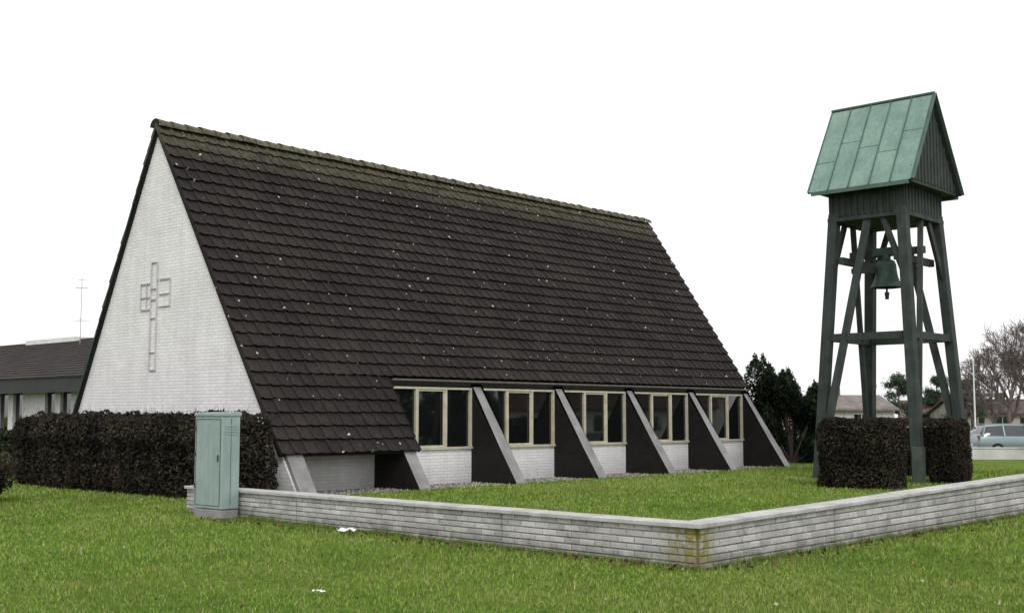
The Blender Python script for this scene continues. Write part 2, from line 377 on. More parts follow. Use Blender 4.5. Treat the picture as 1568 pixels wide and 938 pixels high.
for zz in (4.2,4.45,3.78,3.0): b.box(X0,X1,23.99,24.21,zz,zz+.022)
b.obj('cross_relief',(M_relief,),ch)
WY=20.10
b=MB()
b.box(14.5,17.40,WY,WY+.25,0,1.9)
b.box(17.6,32.75,WY,WY+.25,0,.80)
b.obj('facade_brick',(M_side,),ch)
b=MB(); b.box(17.7,32.9,WY+.02,WY+.25,2.27,2.42); b.obj('lintel',(M_slab,),ch)
b=MB()
b.box(17.82,33.0,WY-.10,WY-.06,2.385,2.425); b.obj('eave_board',(M_eave,),ch)
fx=[17.37+3.05*i for i in range(6)]; FW=.34
fr=MB(); gl=MB(); it=MB()
for i in range(5):
    a=fx[i]+FW; c=fx[i+1]; w=(c-a)
    fr.box(a,c,WY-.05,WY+.08,.80,.855)
    fr.box(a,c,WY-.02,WY+.07,2.20,2.249)
    posts=[a+.035,a+w*.335,a+w*.68,c-.035]
    for p in posts: fr.box(p-.033,p+.033,WY-.02,WY+.07,.856,2.199)
    for k,(p0,p1) in enumerate(zip(posts[:-1],posts[1:])):
        tl=random.uniform(-.010,.010)
        gl.add([(p0+.033,WY+.045+tl,.856),(p1-.033,WY+.045-tl,.856),(p1-.033,WY+.047-tl,2.199),(p0+.033,WY+.047+tl,2.199)],[(0,1,2,3)])
    q=posts[1]
    fr.box(q+.034,posts[2]-.034,WY+.0,WY+.03,.857,.90); fr.box(q+.034,posts[2]-.034,WY+.0,WY+.03,2.155,2.198)
    fr.box(q+.034,q+.07,WY+.0,WY+.03,.901,2.154); fr.box(posts[2]-.07,posts[2]-.034,WY+.0,WY+.03,.901,2.154)
fr.obj('window_frames',(M_beige,),ch); gl.obj('window_glass',(M_glass,),ch)
for i in range(6):
    x=fx[i]; b=MB()
    def yf(z,o): return YR-(ZR-z)/K + o/math.sin(al)
    o=.03; foot=yf(0.05,o)
    ztop=2.36 if i else 2.2
    poly=[(20.12,0),(foot,0),(foot,.05),(yf(ztop,o),ztop),(20.12,ztop)]
    b.prismX(x,x+FW,poly,0,{2:1,1:1}); b.obj('buttress_fin_%d'%(i+1),(M_fin,M_conc),ch,bevel=.008)
b=MB(); o=.02
b.prismX(14.26,14.66,[(yf(0,.30),0),(yf(0.04,o)-.0,0),(yf(.04,o),.04),(yf(1.0,o),1.0),(yf(1.0,.3),1.0)],0,None)
b.obj('buttress_gable',(M_conc,),ch,bevel=.008)

# ---------------------------------------------------------------- annex
M_annroof=simple('annex_roof_tiles',(0.045,0.036,0.033),0.8,0.3,1.5)
def annex():
    e=empty('annex_building',(21,40,0)); xw=17.5; y0,y1=28.6,62
    b=MB()
    wins=[(33.0,33.7),(34.2,35.0),(35.2,36.0),(37.4,38.2),(38.4,39.3),(39.5,40.3),(42,43),(43.2,44.2),(46,48),(50,52),(54,57)]
    cur=y0
    for a,c in wins:
        b.box(xw,xw+.25,cur,a,0,2.3); b.box(xw,xw+.25,a,c,0,.95); cur=c
    b.box(xw,xw+.25,cur,y1,0,2.3); b.box(xw+.25,27,y0,y0+.25,0,2.3); b.box(26.8,27,y0+.25,y1,0,2.3)
    b.obj('walls',(M_gable,),e)
    b=MB(); f=MB()
    for a,c in wins:
        b.box(xw+.1,xw+.11,a,c,.95,2.3)
        f.box(xw-.01,xw+.09,a,a+.07,.95,2.3); f.box(xw-.01,xw+.09,c-.07,c,.95,2.3); f.box(xw-.01,xw+.09,a+.07,c-.07,.95,1.02)
    b.obj('windows',(M_glass,),e); f.obj('window_frames',(M_whitep,),e)
    b=MB(); b.box(16.9,17.0,y0-.3,y1+.3,2.28,2.72); b.box(17.0,27.4,y0-.2,y1+.2,2.31,2.36); b.obj('fascia',(simple('fascia_dark',(0.030,0.036,0.033),.6,.2,2),),e)
    V=[];F=[];n=18
    for side in (0,1):
        for i in range(n):
            u0,u1=i/n,(i+1)/n
            X=lambda u:(16.85+(22.1-16.85)*u) if side==0 else (27.35-(27.35-22.1)*u)
            Z=lambda u:2.72+(4.50-2.72)*u
            o=len(V); ja=.05
            V+=[(X(u0),y0-.3,Z(u0)+ja),(X(u0),y1+.3,Z(u0)+ja),(X(u1),y1+.3,Z(u1)),(X(u1),y0-.3,Z(u1)),(X(u0),y0-.3,Z(u0)),(X(u0),y1+.3,Z(u0))]
            F+=[(o,o+1,o+2,o+3),(o,o+4,o+5,o+1)]
    me=MB(); me.add(V,F)
    me.add([(17.0,y0-.2,2.72),(27.2,y0-.2,2.72),(22.1,y0-.2,4.45)],[(0,1,2)])
    me.obj('roof',(M_annroof,),e)
    b=MB(); b.box(21.6,22.5,42.2,46.2,4.3,4.54); b.box(21.8,22.3,36.5,37,4.35,4.75); b.obj('roof_vent_box',(M_whitep,),e)
    b=MB(); b.cyl((21,40.6,3.9),(21,40.6,6.6),.014,.01,6)
    for z,l in ((6.5,.2),(6.2,.3),(5.0,.5),(5.05,.1)):
        b.cyl((21-.3*l,40.6+l,z),(21+.3*l,40.6-l,z),.008,.008,5)
    for k in range(5): b.cyl((20.8+.08*k,40.45,6.2),(20.8+.08*k,40.75,6.2),.005,.005,4)
    b.obj('tv_antenna',(simple('aluminium',(0.45,0.45,0.46),.4,.1,3,.6),),e)
annex()

# ---------------------------------------------------------------- low wall
def wallmat():
    m,nt,b=newmat('painted_brick'); p=geo(nt)
    a=N(nt,'ShaderNodeAttribute',attribute_name='col')
    f=noise(nt,p,1.3,7,.75); f2=noise(nt,p,22,5,.75); f5=noise(nt,p,6,6,.75)
    col=mix(nt,(0.55,0.535,0.52),a.outputs['Color'],1.0,'MULTIPLY')
    col=mix(nt,col,ramp(nt,f,[(0.32,.64),(0.6,1.0)]),1.0,'MULTIPLY')
    col=mix(nt,col,ramp(nt,f2,[(0.28,.5),(0.45,1.0)]),1.0,'MULTIPLY')
    col=mix(nt,col,ramp(nt,f5,[(0.30,(.50,.48,.45)),(0.44,(1,1,1))]),1.0,'MULTIPLY')
    sp=N(nt,'ShaderNodeSeparateXYZ'); nt.links.new(p,sp.inputs[0])
    mr=N(nt,'ShaderNodeMapRange'); nt.links.new(sp.outputs[2],mr.inputs[0]); mr.inputs[1].default_value=0.0; mr.inputs[2].default_value=.20; mr.inputs[3].default_value=.95; mr.inputs[4].default_value=0
    mm=N(nt,'ShaderNodeMath',operation='MULTIPLY'); nt.links.new(mr.outputs[0],mm.inputs[0]); nt.links.new(ramp(nt,noise(nt,p,5,5,.7),[(0.35,0.25),(0.6,1.0)]),mm.inputs[1])
    col=mix(nt,col,(0.09,0.095,0.065),mm.outputs[0])
    d=N(nt,'ShaderNodeVectorMath',operation='DISTANCE'); nt.links.new(p,d.inputs[0]); d.inputs[1].default_value=(10.57,7.16,.25)
    mr2=N(nt,'ShaderNodeMapRange'); nt.links.new(d.outputs['Value'],mr2.inputs[0]); mr2.inputs[1].default_value=.14; mr2.inputs[2].default_value=.46; mr2.inputs[3].default_value=1; mr2.inputs[4].default_value=0
    m3=N(nt,'ShaderNodeMath',operation='MULTIPLY'); nt.links.new(mr2.outputs[0],m3.inputs[0]); nt.links.new(ramp(nt,noise(nt,p,11,5,.75),[(0.40,0.0),(0.54,1.0)]),m3.inputs[1])
    col=mix(nt,col,(0.22,0.19,0.04),m3.outputs[0])
    nt.links.new(col,b.inputs['Base Color']); b.inputs['Roughness'].default_value=.8
    bump(nt,b,f2,.5,.006); return m
M_wall=wallmat(); M_joint=simple('joint_mastic',(0.16,0.155,0.15),.9,.2,5)
gw=empty('garden_wall',(10.6,7.1,0))
def brickrun(name,p0,p1,h0,h1,nrm):
    p0=Vector((*p0,0));p1=Vector((*p1,0)); L=(p1-p0).length; d=(p1-p0)/L; n=Vector((*nrm,0)).normalized()
    V=[];F=[];C=[]; nc=6
    def P(u,zf,o): q=p0+d*u+n*o; q.z=-.03+zf*(h0+(h1-h0)*u/L+.03); return tuple(q)
    def boxq(u0,u1,z0,z1,o0,o1,c,ch=.006,chz=.012):
        o=len(V)
        V.extend([P(u0,z0,o0),P(u1,z0,o0),P(u1,z1,o0),P(u0,z1,o0),
                  P(u0,z0,o1-.007),P(u1,z0,o1-.007),P(u1,z1,o1-.007),P(u0,z1,o1-.007),
                  P(u0+ch,z0+chz,o1),P(u1-ch,z0+chz,o1),P(u1-ch,z1-chz,o1),P(u0+ch,z1-chz,o1)])
        C.extend([(c,c,c)]*12)
        for a,bb in ((0,4),(4,8)):
            for k in range(4): F.append((o+a+k,o+a+(k+1)%4,o+bb+(k+1)%4,o+bb+k))
        F.append((o+8,o+9,o+10,o+11)); F.append((o+3,o+2,o+1,o))
    boxq(.004,L-.004,0,1,-.22,-.012,.5)
    bl=.235
    for c in range(nc):
        u=-(c%2)*bl*.5
        while u<L:
            a=max(u,0);e=min(u+bl-.010,L)
            if e-a>.02:
                boxq(a,e,c/nc+.025,(c+1)/nc-.008,-.03,random.gauss(.0015,.0022),random.uniform(.76,1.12))
            u+=bl
    npmesh(name,V,F,np.array(C),(M_wall,),gw)
    b=MB(); u=-.02; seg=2.4
    while u<L:
        e=min(u+seg-.008,L+.02)
        def Q(u,o,dz): q=p0+d*u+n*o; q.z=h0+(h1-h0)*u/L+dz; return q
        dz=random.uniform(-.004,.004)
        vs=[Q(u,.045,dz),Q(e,.045,dz),Q(e,-.27,dz),Q(u,-.27,dz),Q(u,.045,dz+.045),Q(e,.045,dz+.045),Q(e,-.27,dz+.05),Q(u,-.27,dz+.05)]
        b.add(vs,[(0,3,2,1),(4,5,6,7),(0,1,5,4),(1,2,6,5),(2,3,7,6),(3,0,4,7)]); u+=seg
    b.obj(name+'_coping',(M_cop,),gw,bevel=.006)
    b=MB(); u=2.9
    while u<L-1:
        b.add([P(u,0,.006),P(u+.008,0,.006),P(u+.008,1,.006),P(u,1,.006)],[(0,1,2,3)]); u+=4.4
    b.obj(name+'_joints',(M_joint,),gw)
M_cop=simple('coping_concrete',(0.56,0.55,0.55),.75,.3,2.6,c2=(0.36,0.36,0.34))
brickrun('front_run',(10.57,7.12),(11.12,17.65),.42,.37,(-1,.053))
brickrun('side_run',(10.62,7.07),(44,6.97),.42,.92,(0,-1))
b=MB(); b.add([(10.525,7.025,.42),(10.86,7.025,.42),(10.86,7.36,.42),(10.525,7.36,.42),(10.525,7.025,.47),(10.86,7.025,.47),(10.86,7.36,.47),(10.525,7.36,.47)],
      [(0,3,2,1),(4,5,6,7),(0,1,5,4),(1,2,6,5),(2,3,7,6),(3,0,4,7)]); b.obj('corner_coping',(M_cop,),gw,bevel=.006)

# ---------------------------------------------------------------- cabinet
def cabinet():
    e=empty('electrical_cabinet',(10.8,16.27,0))
    M_cab=simple('cabinet_green_grey',(0.33,0.42,0.41),.45,.14,2.5,c2=(0.27,0.35,0.34),streak=.15); M_seam=simple('seam_dark',(0.06,0.07,0.07),.6,.1,3)
    x0,x1,y0,y1=10.62,10.95,15.90,16.66
    b=MB(); b.box(x0+.0,x1-.0,y0+.01,y1-.01,-.02,.13); b.obj('plinth',(M_conc,),e,bevel=.01)
    b=MB(); b.box(x0,x1,y0,y1,.14,1.58); b.obj('body',(M_cab,),e,bevel=.012)
    b=MB(); r=.015; b.add([(x0-r,y0-r,1.58),(x1+r,y0-r,1.58),(x1+r,y1+r,1.58),(x0-r,y1+r,1.58),
                   (x0-r,y0-r,1.635),(x1+r,y0-r,1.65),(x1+r,y1+r,1.65),(x0-r,y1+r,1.635)],
                  [(0,3,2,1),(4,5,6,7),(0,1,5,4),(1,2,6,5),(2,3,7,6),(3,0,4,7)]); b.obj('roof',(M_cab,),e,bevel=.01)
    b=MB(); b.box(x0-.008,x0-.001,y0+.04,y0+.046,.19,1.54);b.box(x0-.008,x0-.001,y1-.046,y1-.04,.19,1.54)
    b.box(x0-.008,x0-.001,y0+.047,y1-.047,.19,.196);b.box(x0-.008,x0-.001,y0+.047,y1-.047,1.534,1.54)
    for z in (.45,.95,1.35): b.box(x0-.014,x0-.001,y1-.03,y1-.015,z,z+.07)
    b.box(x0+.16,x0+.166,y0-.006,y0-.001,.2,1.55)
    b.obj('door_seams',(M_seam,),e)
    b=MB(); b.box(x0-.02,x0-.001,y0+.09,y0+.11,.88,.98); b.obj('handle',(M_seam,),e)
    b=MB()
    for k in range(4): b.box(x0+.05,x1-.05,y0-.008,y0-.001,1.3+.04*k,1.315+.04*k)
    b.obj('vents',(M_cab,),e)
cabinet()

# ---------------------------------------------------------------- bell tower
def tower():
    e=empty('bell_tower',(28.7,13.35,0))
    M_wood=simple('dark_green_timber',(0.052,0.067,0.060),.75,.35,3,c2=(0.030,0.040,0.035),streak=.35)
    M_cu=simple('verdigris_copper',(0.235,0.355,0.30),.6,.25,1.8,c2=(0.165,0.275,0.23),streak=.22); M_cu2=simple('seam_copper',(0.09,0.155,0.13),.6,.2,2)
    top={(0,0):(27.72,12.44),(1,0):(29.76,12.44),(0,1):(27.72,14.26),(1,1):(29.76,14.26)}
    bot={(0,0):(27.34,12.06),(1,0):(30.14,12.06),(0,1):(27.34,14.66),(1,1):(30.14,14.66)}
    def at(k,z):
        t=z/6.6; x=bot[k][0]*(1-t)+top[k][0]*t; y=bot[k][1]*(1-t)+top[k][1]*t
        return Vector((x,y,z))
    b=MB()
    for k in top: b.beam(at(k,0),at(k,6.7),.24,.24,0,(0,1,0))
    b.obj('legs',(M_wood,),e,bevel=.01)
    b=MB()
    for p,q in [((0,1),(0,0)),((0,0),(1,0)),((1,0),(1,1)),((1,1),(0,1))]:
        b.beam(at(p,3.55),at(q,3.55),.12,.18)
        P=at(p,6.5).lerp(at(q,6.5),.50)
        b.beam(at(p,.25),P,.12,.19)
    for p,q in [((0,0),(0,1)),((1,0),(0,0)),((1,1),(1,0)),((0,1),(1,1))]:
        b.beam(at(p,4.9),at(p,6.5).lerp(at(q,6.5),.28),.09,.13)
    b.obj('braces',(M_wood,),e)
    b=MB(); b.beam((28.74,12.35,5.74),(28.74,14.35,5.74),.14,.18)
    b.beam((27.66,12.62,5.5),(29.8,12.62,5.5),.12,.18); b.beam((27.66,14.08,5.5),(29.8,14.08,5.5),.12,.18)
    b.beam((28.0,13.95,5.25),(28.6,13.5,5.3),.1,.14); b.obj('bell_frame',(M_wood,),e)
    cx,cy=28.66,13.34; prof=[(.40,4.84),(.385,4.88),(.33,4.98),(.285,5.12),(.26,5.28),(.25,5.42),(.21,5.52),(.10,5.57),(0.01,5.58)]
    n=28; vs=[(cx+r*math.cos(6.2832*i/n),cy+r*math.sin(6.2832*i/n),z) for r,z in prof for i in range(n)]
    b=MB(); b.add(vs,[(j*n+i,j*n+(i+1)%n,(j+1)*n+(i+1)%n,(j+1)*n+i) for j in range(len(prof)-1) for i in range(n)],0,True)
    b.cyl((cx,cy,4.66),(cx,cy,5.3),.03,.02,8); b.cyl((cx,cy,4.54),(cx,cy,4.72),.045,.065,10); b.cyl((cx,cy,5.56),(cx,cy,5.70),.12,.12,10)
    b.box(cx-.10,cx+.10,cy-.34,cy+.34,5.66,5.86)
    b.obj('bell',(simple('bell_bronze',(0.065,0.13,0.105),.5,.4,5,.1),),e)
    b=MB(); x0,x1,y0,y1=27.62,29.86,12.34,14.36
    b.box(x0,x1,y0,y1,6.62,7.34)
    for i in range(12):
        x=x0+(x1-x0)*(i+.5)/12; b.box(x-.03,x+.03,y0-.022,y0-.001,6.601,7.3); y=y0+(y1-y0)*(i+.5)/12; b.box(x0-.022,x0-.001,y-.03,y+.03,6.601,7.3)
    b.box(x0-.03,x1+.03,y0-.03,y1+.03,6.5,6.6)
    b.obj('belfry_boards',(M_wood,),e)
    RX,RZ=28.64,9.66; EL,ER,EZ=27.18,30.2,7.26; ya,yb=11.93,14.72
    b=MB()
    for ex in (EL,ER):
        d=Vector((ex-RX,0,EZ-RZ)).normalized(); nn=Vector((-d.z,0,d.x))
        if nn.z<0: nn=-nn
        o=nn*-.06
        A=[Vector((RX,ya,RZ)),Vector((ex,ya,EZ)),Vector((ex,yb,EZ)),Vector((RX,yb,RZ))]
        b.add(A+[v+o for v in A],[(0,1,2,3),(7,6,5,4),(0,4,5,1),(1,5,6,2),(2,6,7,3),(3,7,4,0)],[0,1,1,1,1,1])
        for i in range(6):
            y=ya+.02+(yb-ya-.04)*i/5
            b.beam((RX+nn.x*.015,y,RZ+nn.z*.015-.02),(ex+nn.x*.015,y,EZ+nn.z*.015),.024,.035,2,nn)
        for i in range(5):
            y=ya+.02+(yb-ya-.04)*(i+.5)/5; t=.42+.3*((i*37)%10)/10
            q=Vector((RX,y,RZ)).lerp(Vector((ex,y,EZ)),t)+nn*.003
            b.beam(q-Vector((0,.26,0)),q+Vector((0,.26,0)),.012,.008,2,nn)
    b.cyl((RX,ya-.01,RZ+.0),(RX,yb+.01,RZ+.0),.035,.035,8,2)
    b.obj('copper_roof',(M_cu,M_wood,M_cu2),e)
    b=MB()
    for yg,s in ((ya+.12,-1),(yb-.12,1)):
        b.add([(EL+.12,yg,EZ+.05),(ER-.12,yg,EZ+.05),(RX,yg,RZ-.12)],[(0,1,2)])
        b.box(EL+.1,ER-.1,min(yg,yg+.3*-s),max(yg,yg+.3*-s),EZ-.02,EZ+.045)
        for i in range(14):
            x=EL+.25+(ER-EL-.5)*i/13; hgt=(1-abs(x-RX)/(ER-RX))*(RZ-EZ)-.16
            if hgt>.1: b.box(x-.035,x+.035,min(yg,yg+s*.025),max(yg,yg+s*.025),EZ+.06,EZ+hgt)
    b.box(EL+.1,ER-.1,ya+.43,yb-.43,EZ-.015,EZ+.03)
    b.obj('gable_boards',(M_wood,),e)
    b=MB()
    for ex in (EL,ER):
        b.beam((RX,ya-.012,RZ-.02),(ex,ya-.012,EZ-.0),.03,.09,0,(0,1,0))
        b.beam((ex+(.02 if ex<RX else -.02),ya+.1,EZ-.05),(ex+(.02 if ex<RX else -.02),yb-.1,EZ-.05),.04,.1,0)
    b.obj('verge_boards',(M_cu2,),e)
    b=MB(); b.box(27.14,27.38,11.9,12.14,0,.85); b.obj('leg_base_cover',(simple('base_cover',(0.085,0.11,0.093),.6,.25,5),),e,bevel=.01)
tower()

# ---------------------------------------------------------------- hedges, shrubs
BR=[(0.050,0.034,0.026),(0.036,0.027,0.021),(0.062,0.040,0.030),(0.028,0.034,0.016),(0.033,0.027,0.020),(0.04,0.045,0.02)]
DG=[(0.020,0.045,0.014),(0.028,0.06,0.018),(0.015,0.03,0.012),(0.04,0.07,0.02)]
hedge('beech_hedge',12.55,13.75,18.75,27.4,1.58,60000,BR,.033,.17,twigs=420,seed=1)
hedge('clipped_hedge',24.2,25.0,11.22,13.06,1.50,22000,BR,.028,.06,twigs=60,seed=2)
hedge('clipped_hedge.001',27.47,28.5,11.2,11.95,1.52,15000,BR,.028,.06,twigs=40,seed=3)
hedge('clipped_hedge.002',29.9,30.8,12.6,14.6,1.45,12000,BR,.03,.06,twigs=30,seed=8)
hedge('green_hedge',15.9,16.7,28.6,46,1.12,26000,DG+BR[:2],.05,.10,seed=4)
def blob_shrub(name,cx,cy,z0,clumps,n,pal,lsize,seed=0,up=0.0):
    e=empty(name,(cx,cy,z0)); Ps=[];Cs=[]
    w=np.array([c[3]*c[3]*c[4] for c in clumps]); w=w/w.sum()
    for (x,y,z,r,hh),ww in zip(clumps,w):
        k=int(n*ww); d=rng.normal(size=(k,3)); d/=np.linalg.norm(d,axis=1)[:,None]
        rad=(1-0.35*rng.random(k)**1.3)
        P=d*rad[:,None]; taper=np.where(P[:,2]>0,1-up*P[:,2],1)
        P=np.stack([P[:,0]*r*taper,P[:,1]*r*taper,P[:,2]*hh],1)
        P*= (1+0.22*wob(d*2.0,2.5,seed+x))[:,None]
        P+=np.array([cx+x,cy+y,z0+z]); d=d[P[:,2]>z0]; P=P[P[:,2]>z0]
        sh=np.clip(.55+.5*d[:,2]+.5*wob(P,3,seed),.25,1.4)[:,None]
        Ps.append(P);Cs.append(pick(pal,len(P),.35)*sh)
    V,F,C=leaves(np.concatenate(Ps),lsize,np.concatenate(Cs),.4); npmesh('foliage',V,F,C,(M_leaf,),e)
    b=MB(); 
    for (x,y,z,r,hh) in clumps: b.cyl((cx,cy,z0),(cx+x,cy+y,z0+z),.05,.02,5)
    b.obj('stems',(M_twig,),e); return e
cl=[]
for i in range(34):
    a=random.uniform(-1.35,1.35); d=random.uniform(-.7,.9); top_=3.55-.45*(a+1.3)+random.uniform(-.25,.15)
    z=random.uniform(.4,top_-.55) if i>13 else top_-.6
    cl.append((.6769*a+.7361*d,-.7361*a+.6769*d,z,random.uniform(.28,.46),random.uniform(.5,.8)))
blob_shrub('evergreen_shrub',36.0,20.3,-.05,cl,46000,[(0.014,0.034,0.012),(0.02,0.045,0.014),(0.010,0.022,0.010),(0.03,0.05,0.015)],.055,3,.75)
cl=[(random.uniform(-.3,.4),random.uniform(-.5,.5),random.uniform(.2,.65),.28,.3) for _ in range(9)]
blob_shrub('small_bush',9.6,22.05,0,cl,9000,BR+[(0.05,0.06,0.02)],.03,5,.2)

# ---------------------------------------------------------------- bare trees
def bare_tree(name,x,y,z0,H,spread=.55,depth=6,col=None,seed=0):
    rd=random.Random(seed); b=MB()
    def rec(p,d,l,r,k):
        q=p+d*l*.5+Vector((rd.gauss(0,.04),rd.gauss(0,.04),0))*l; q2=q+(d+Vector((rd.gauss(0,.12),rd.gauss(0,.12),.05))).normalized()*l*.5
        ns=6 if k<2 else (4 if k<4 else 3)
        b.cyl(p,q,r,r*.85,ns,0,True,False); b.cyl(q,q2,r*.85,r*.65,ns,0,True,False)
        if k>=depth: return
        nb=3 if k<5 else 4
        if k==0: nb=5
        for i in range(nb):
            base=q2 if i<2 else p.lerp(q2,rd.uniform(.45,.95))
            a=rd.uniform(0,6.283); s=spread*rd.uniform(.6,1.4)
            u=d.orthogonal().normalized(); v=d.cross(u)
            nd=(d+(u*math.cos(a)+v*math.sin(a))*s+Vector((0,0,.12))).normalized()
            rec(base,nd,l*rd.uniform(.62,.82),max(r*.58,.010),k+1)
    rec(Vector((x,y,z0)),Vector((0,0,1)),H*.26,H*.02,0)
    zt=max(v[2] for v in b.v)-z0; s=H/zt
    b.v=[(x+(v[0]-x)*s,y+(v[1]-y)*s,z0+(v[2]-z0)*s) for v in b.v]
    return b.obj(name,(col,),None,True)
M_bark=simple('bare_twigs',(0.19,0.145,0.14),.9,.3,2)
def at(tn,d):
    r=tn*d; return (.7361*d+.6769*r,.6769*d-.7361*r)
for i,(tan_,d,H) in enumerate([(.432,74,7.9),(.405,82,6.6),(.462,70,8.4),(.385,95,5.4),(.50,76,9),(.42,100,8.0)]):
    x,y=at(tan_,d); bare_tree('bare_tree' if i==0 else 'bare_tree.%03d'%i,x,y,-.33,H,.6,6,M_bark,20+i)
def pine(name,x,y,z0,H,seed):
    rd=random.Random(seed); e=empty(name,(x,y,z0)); b=MB(); b.cyl((x,y,z0),(x+.1,y,z0+H*.9),.12,.04,7)
    cl=[]
    for i in range(16):
        t=rd.uniform(.35,1); a=rd.uniform(0,6.28); R=H*.30*(1.15-t)*rd.uniform(.5,1.2)+.15
        p=(x+R*math.cos(a),y+R*math.sin(a),z0+H*t); b.cyl((x,y,z0+H*t-.4),p,.04,.02,4); cl.append((p[0]-x,p[1]-y,H*t,H*.09,H*.05))
    b.obj('trunk',(M_bark,),e); Ps=[]
    for c in cl:
        k=420; d=rng.normal(size=(k,3))*.55; Ps.append(np.array([x+c[0],y+c[1],z0+c[2]])+d*np.array([c[3],c[3],c[4]])*1.2)
    P=np.concatenate(Ps); V,F,C=leaves(P,.16,pick([(0.04,0.07,0.04),(0.055,0.09,0.045),(0.03,0.055,0.035)],len(P)),.18); npmesh('needles',V,F,C,(M_leaf,),e)
x,y=at(.325,105); pine('pine_tree',x,y,-.33,5.6,1); x,y=at(.357,110); pine('pine_tree.001',x,y,-.33,5.2,2); x,y=at(.382,98); pine('pine_tree.002',x,y,-.33,4.6,5)
n=60000
tt=rng.uniform(-.1,.9,n); d=112+18*rng.random(n); P=np.stack([.7361*d+.6769*tt*d,.6769*d-.7361*tt*d,0*d],1)
hh=1.9+.9*np.sin(tt*37)+.6*np.sin(tt*91+1)+.5*np.sin(tt*211); P[:,2]=-.33+np.clip(hh,.8,9)*rng.random(n)
V,F,C=leaves(P,.22,pick([(0.06,0.055,0.045),(0.09,0.07,0.065),(0.035,0.05,0.03),(0.05,0.06,0.04)],n),.4); npmesh('distant_scrub',V,F,C,(M_leaf,))
n=50000  # unseen tree belt, added so the window glass has something dark to reflect
sd=rng.uniform(-45,48,n); rr=62+8*rng.random(n); P=np.stack([.7361*sd+.6769*rr,.6769*sd-.7361*rr,0*sd],1)
hh=5.0+2.2*np.sin(sd*.33)+1.6*np.sin(sd*.81+1)+1.2*np.sin(sd*1.9); P[:,2]=-.33+np.clip(hh,1.0,9)*rng.random(n)**.9
V,F,C=leaves(P,.30,pick([(0.05,0.045,0.04),(0.07,0.06,0.05),(0.03,0.045,0.025),(0.04,0.05,0.03)],n),.4); npmesh('reflection_tree_belt',V,F,C,(M_leaf,))

# ---------------------------------------------------------------- distant houses, road, boundary wall
def house(name,tan_,d,L,W,hw,hr,rot,wallc,roofc):
    x,y=at(tan_,d); e=empty(name,(x,y,-.33)); e.rotation_euler=(0,0,rot)
    mw=simple(name+'_wall',wallc,.8,.12,1.5); mr=simple(name+'_roof',roofc,.85,.3,1.2)
    def o(b,nm,mats):
        ob=b.obj(nm,mats); ob.parent=e; return ob
    b=MB(); b.prismX(-L/2,L/2,[(-W/2,0),(W/2,0),(W/2,hw),(0,hr-.1),(-W/2,hw)]); o(b,'walls',(mw,))
    b=MB(); s=(hr-hw)/(W/2); E=W/2+.4
    for sg in (1,-1): b.prismX(-L/2-.3,L/2+.3,[(0,hr),(sg*E,hw-.4*s),(sg*E,hw-.4*s+.15),(0,hr+.15)])
    o(b,'roof',(mr,))
    b=MB(); f=MB()
    k=max(2,int(L/2.4))
    for i in range(k):
        x0=-L/2+.8+i*(L-1.2)/k
        b.box(x0,x0+1.2,-W/2-.02,-W/2-.005,.9,2.0); f.box(x0-.07,x0+1.27,-W/2-.03,-W/2-.021,2.0,2.07); f.box(x0-.07,x0+1.27,-W/2-.03,-W/2-.021,.83,.9); f.box(x0+.57,x0+.63,-W/2-.03,-W/2-.021,.9,2.0)
    o(b,'windows',(M_glass,)); o(f,'window_frames',(M_whitep,))
    b=MB(); b.box(-.3,.3,-.3,.3,hr-.3,hr+.7); o(b,'chimney',(mr,))
R0=math.radians(-47.4)
house('distant_house',.272,96,7,6,2.4,3.4,R0+.15,(0.55,0.54,0.52),(0.26,0.22,0.21))
house('distant_house.001',.360,112,7,6,2.2,3.2,R0-.2,(0.5,0.42,0.36),(0.22,0.14,0.12))
house('distant_house.002',.41,105,10,6,2.1,3.2,R0+.1,(0.45,0.40,0.36),(0.12,0.09,0.085))
house('reflection_house',1.36,42,14,8,2.6,5.2,R0-1.25,(0.66,0.64,0.60),(0.10,0.06,0.05))  # out of view, added as a pale wall for the windows to mirror
u=Vector((.6769,-.7361,0)); v=Vector((.7361,.6769,0))
def strip(name,d0,d1,r0,r1,z,mat):
    b=MB(); b.add([u*r0+v*d0,u*r1+v*d0,u*r1+v*d1,u*r0+v*d1],[(0,1,2,3)]); 
    b.v=[(p[0],p[1],z) for p in b.v]; return b.obj(name,(mat,),None,True)
strip('road',54.2,63,14,52,-.324,M_asphalt)
b=MB(); b.beam(u*16.5+v*52.3+Vector((0,0,-.12)),u*52+v*52.3+Vector((0,0,-.12)),.25,.52); b.beam(u*16.5+v*52.3+Vector((0,0,.17)),u*52+v*52.3+Vector((0,0,.17)),.32,.05); b.obj('boundary_wall',(simple('boundary_white',(0.60,0.59,0.56),.8,.2,1),),None,True)
x,y=at(.389,66); b=MB(); b.cyl((x,y,-.33),(x,y,4.6),.06,.035,8); b.cyl((x,y,4.6),(x,y,4.72),.07,.02,8); b.obj('flag_pole',(M_whitep,),None,True)

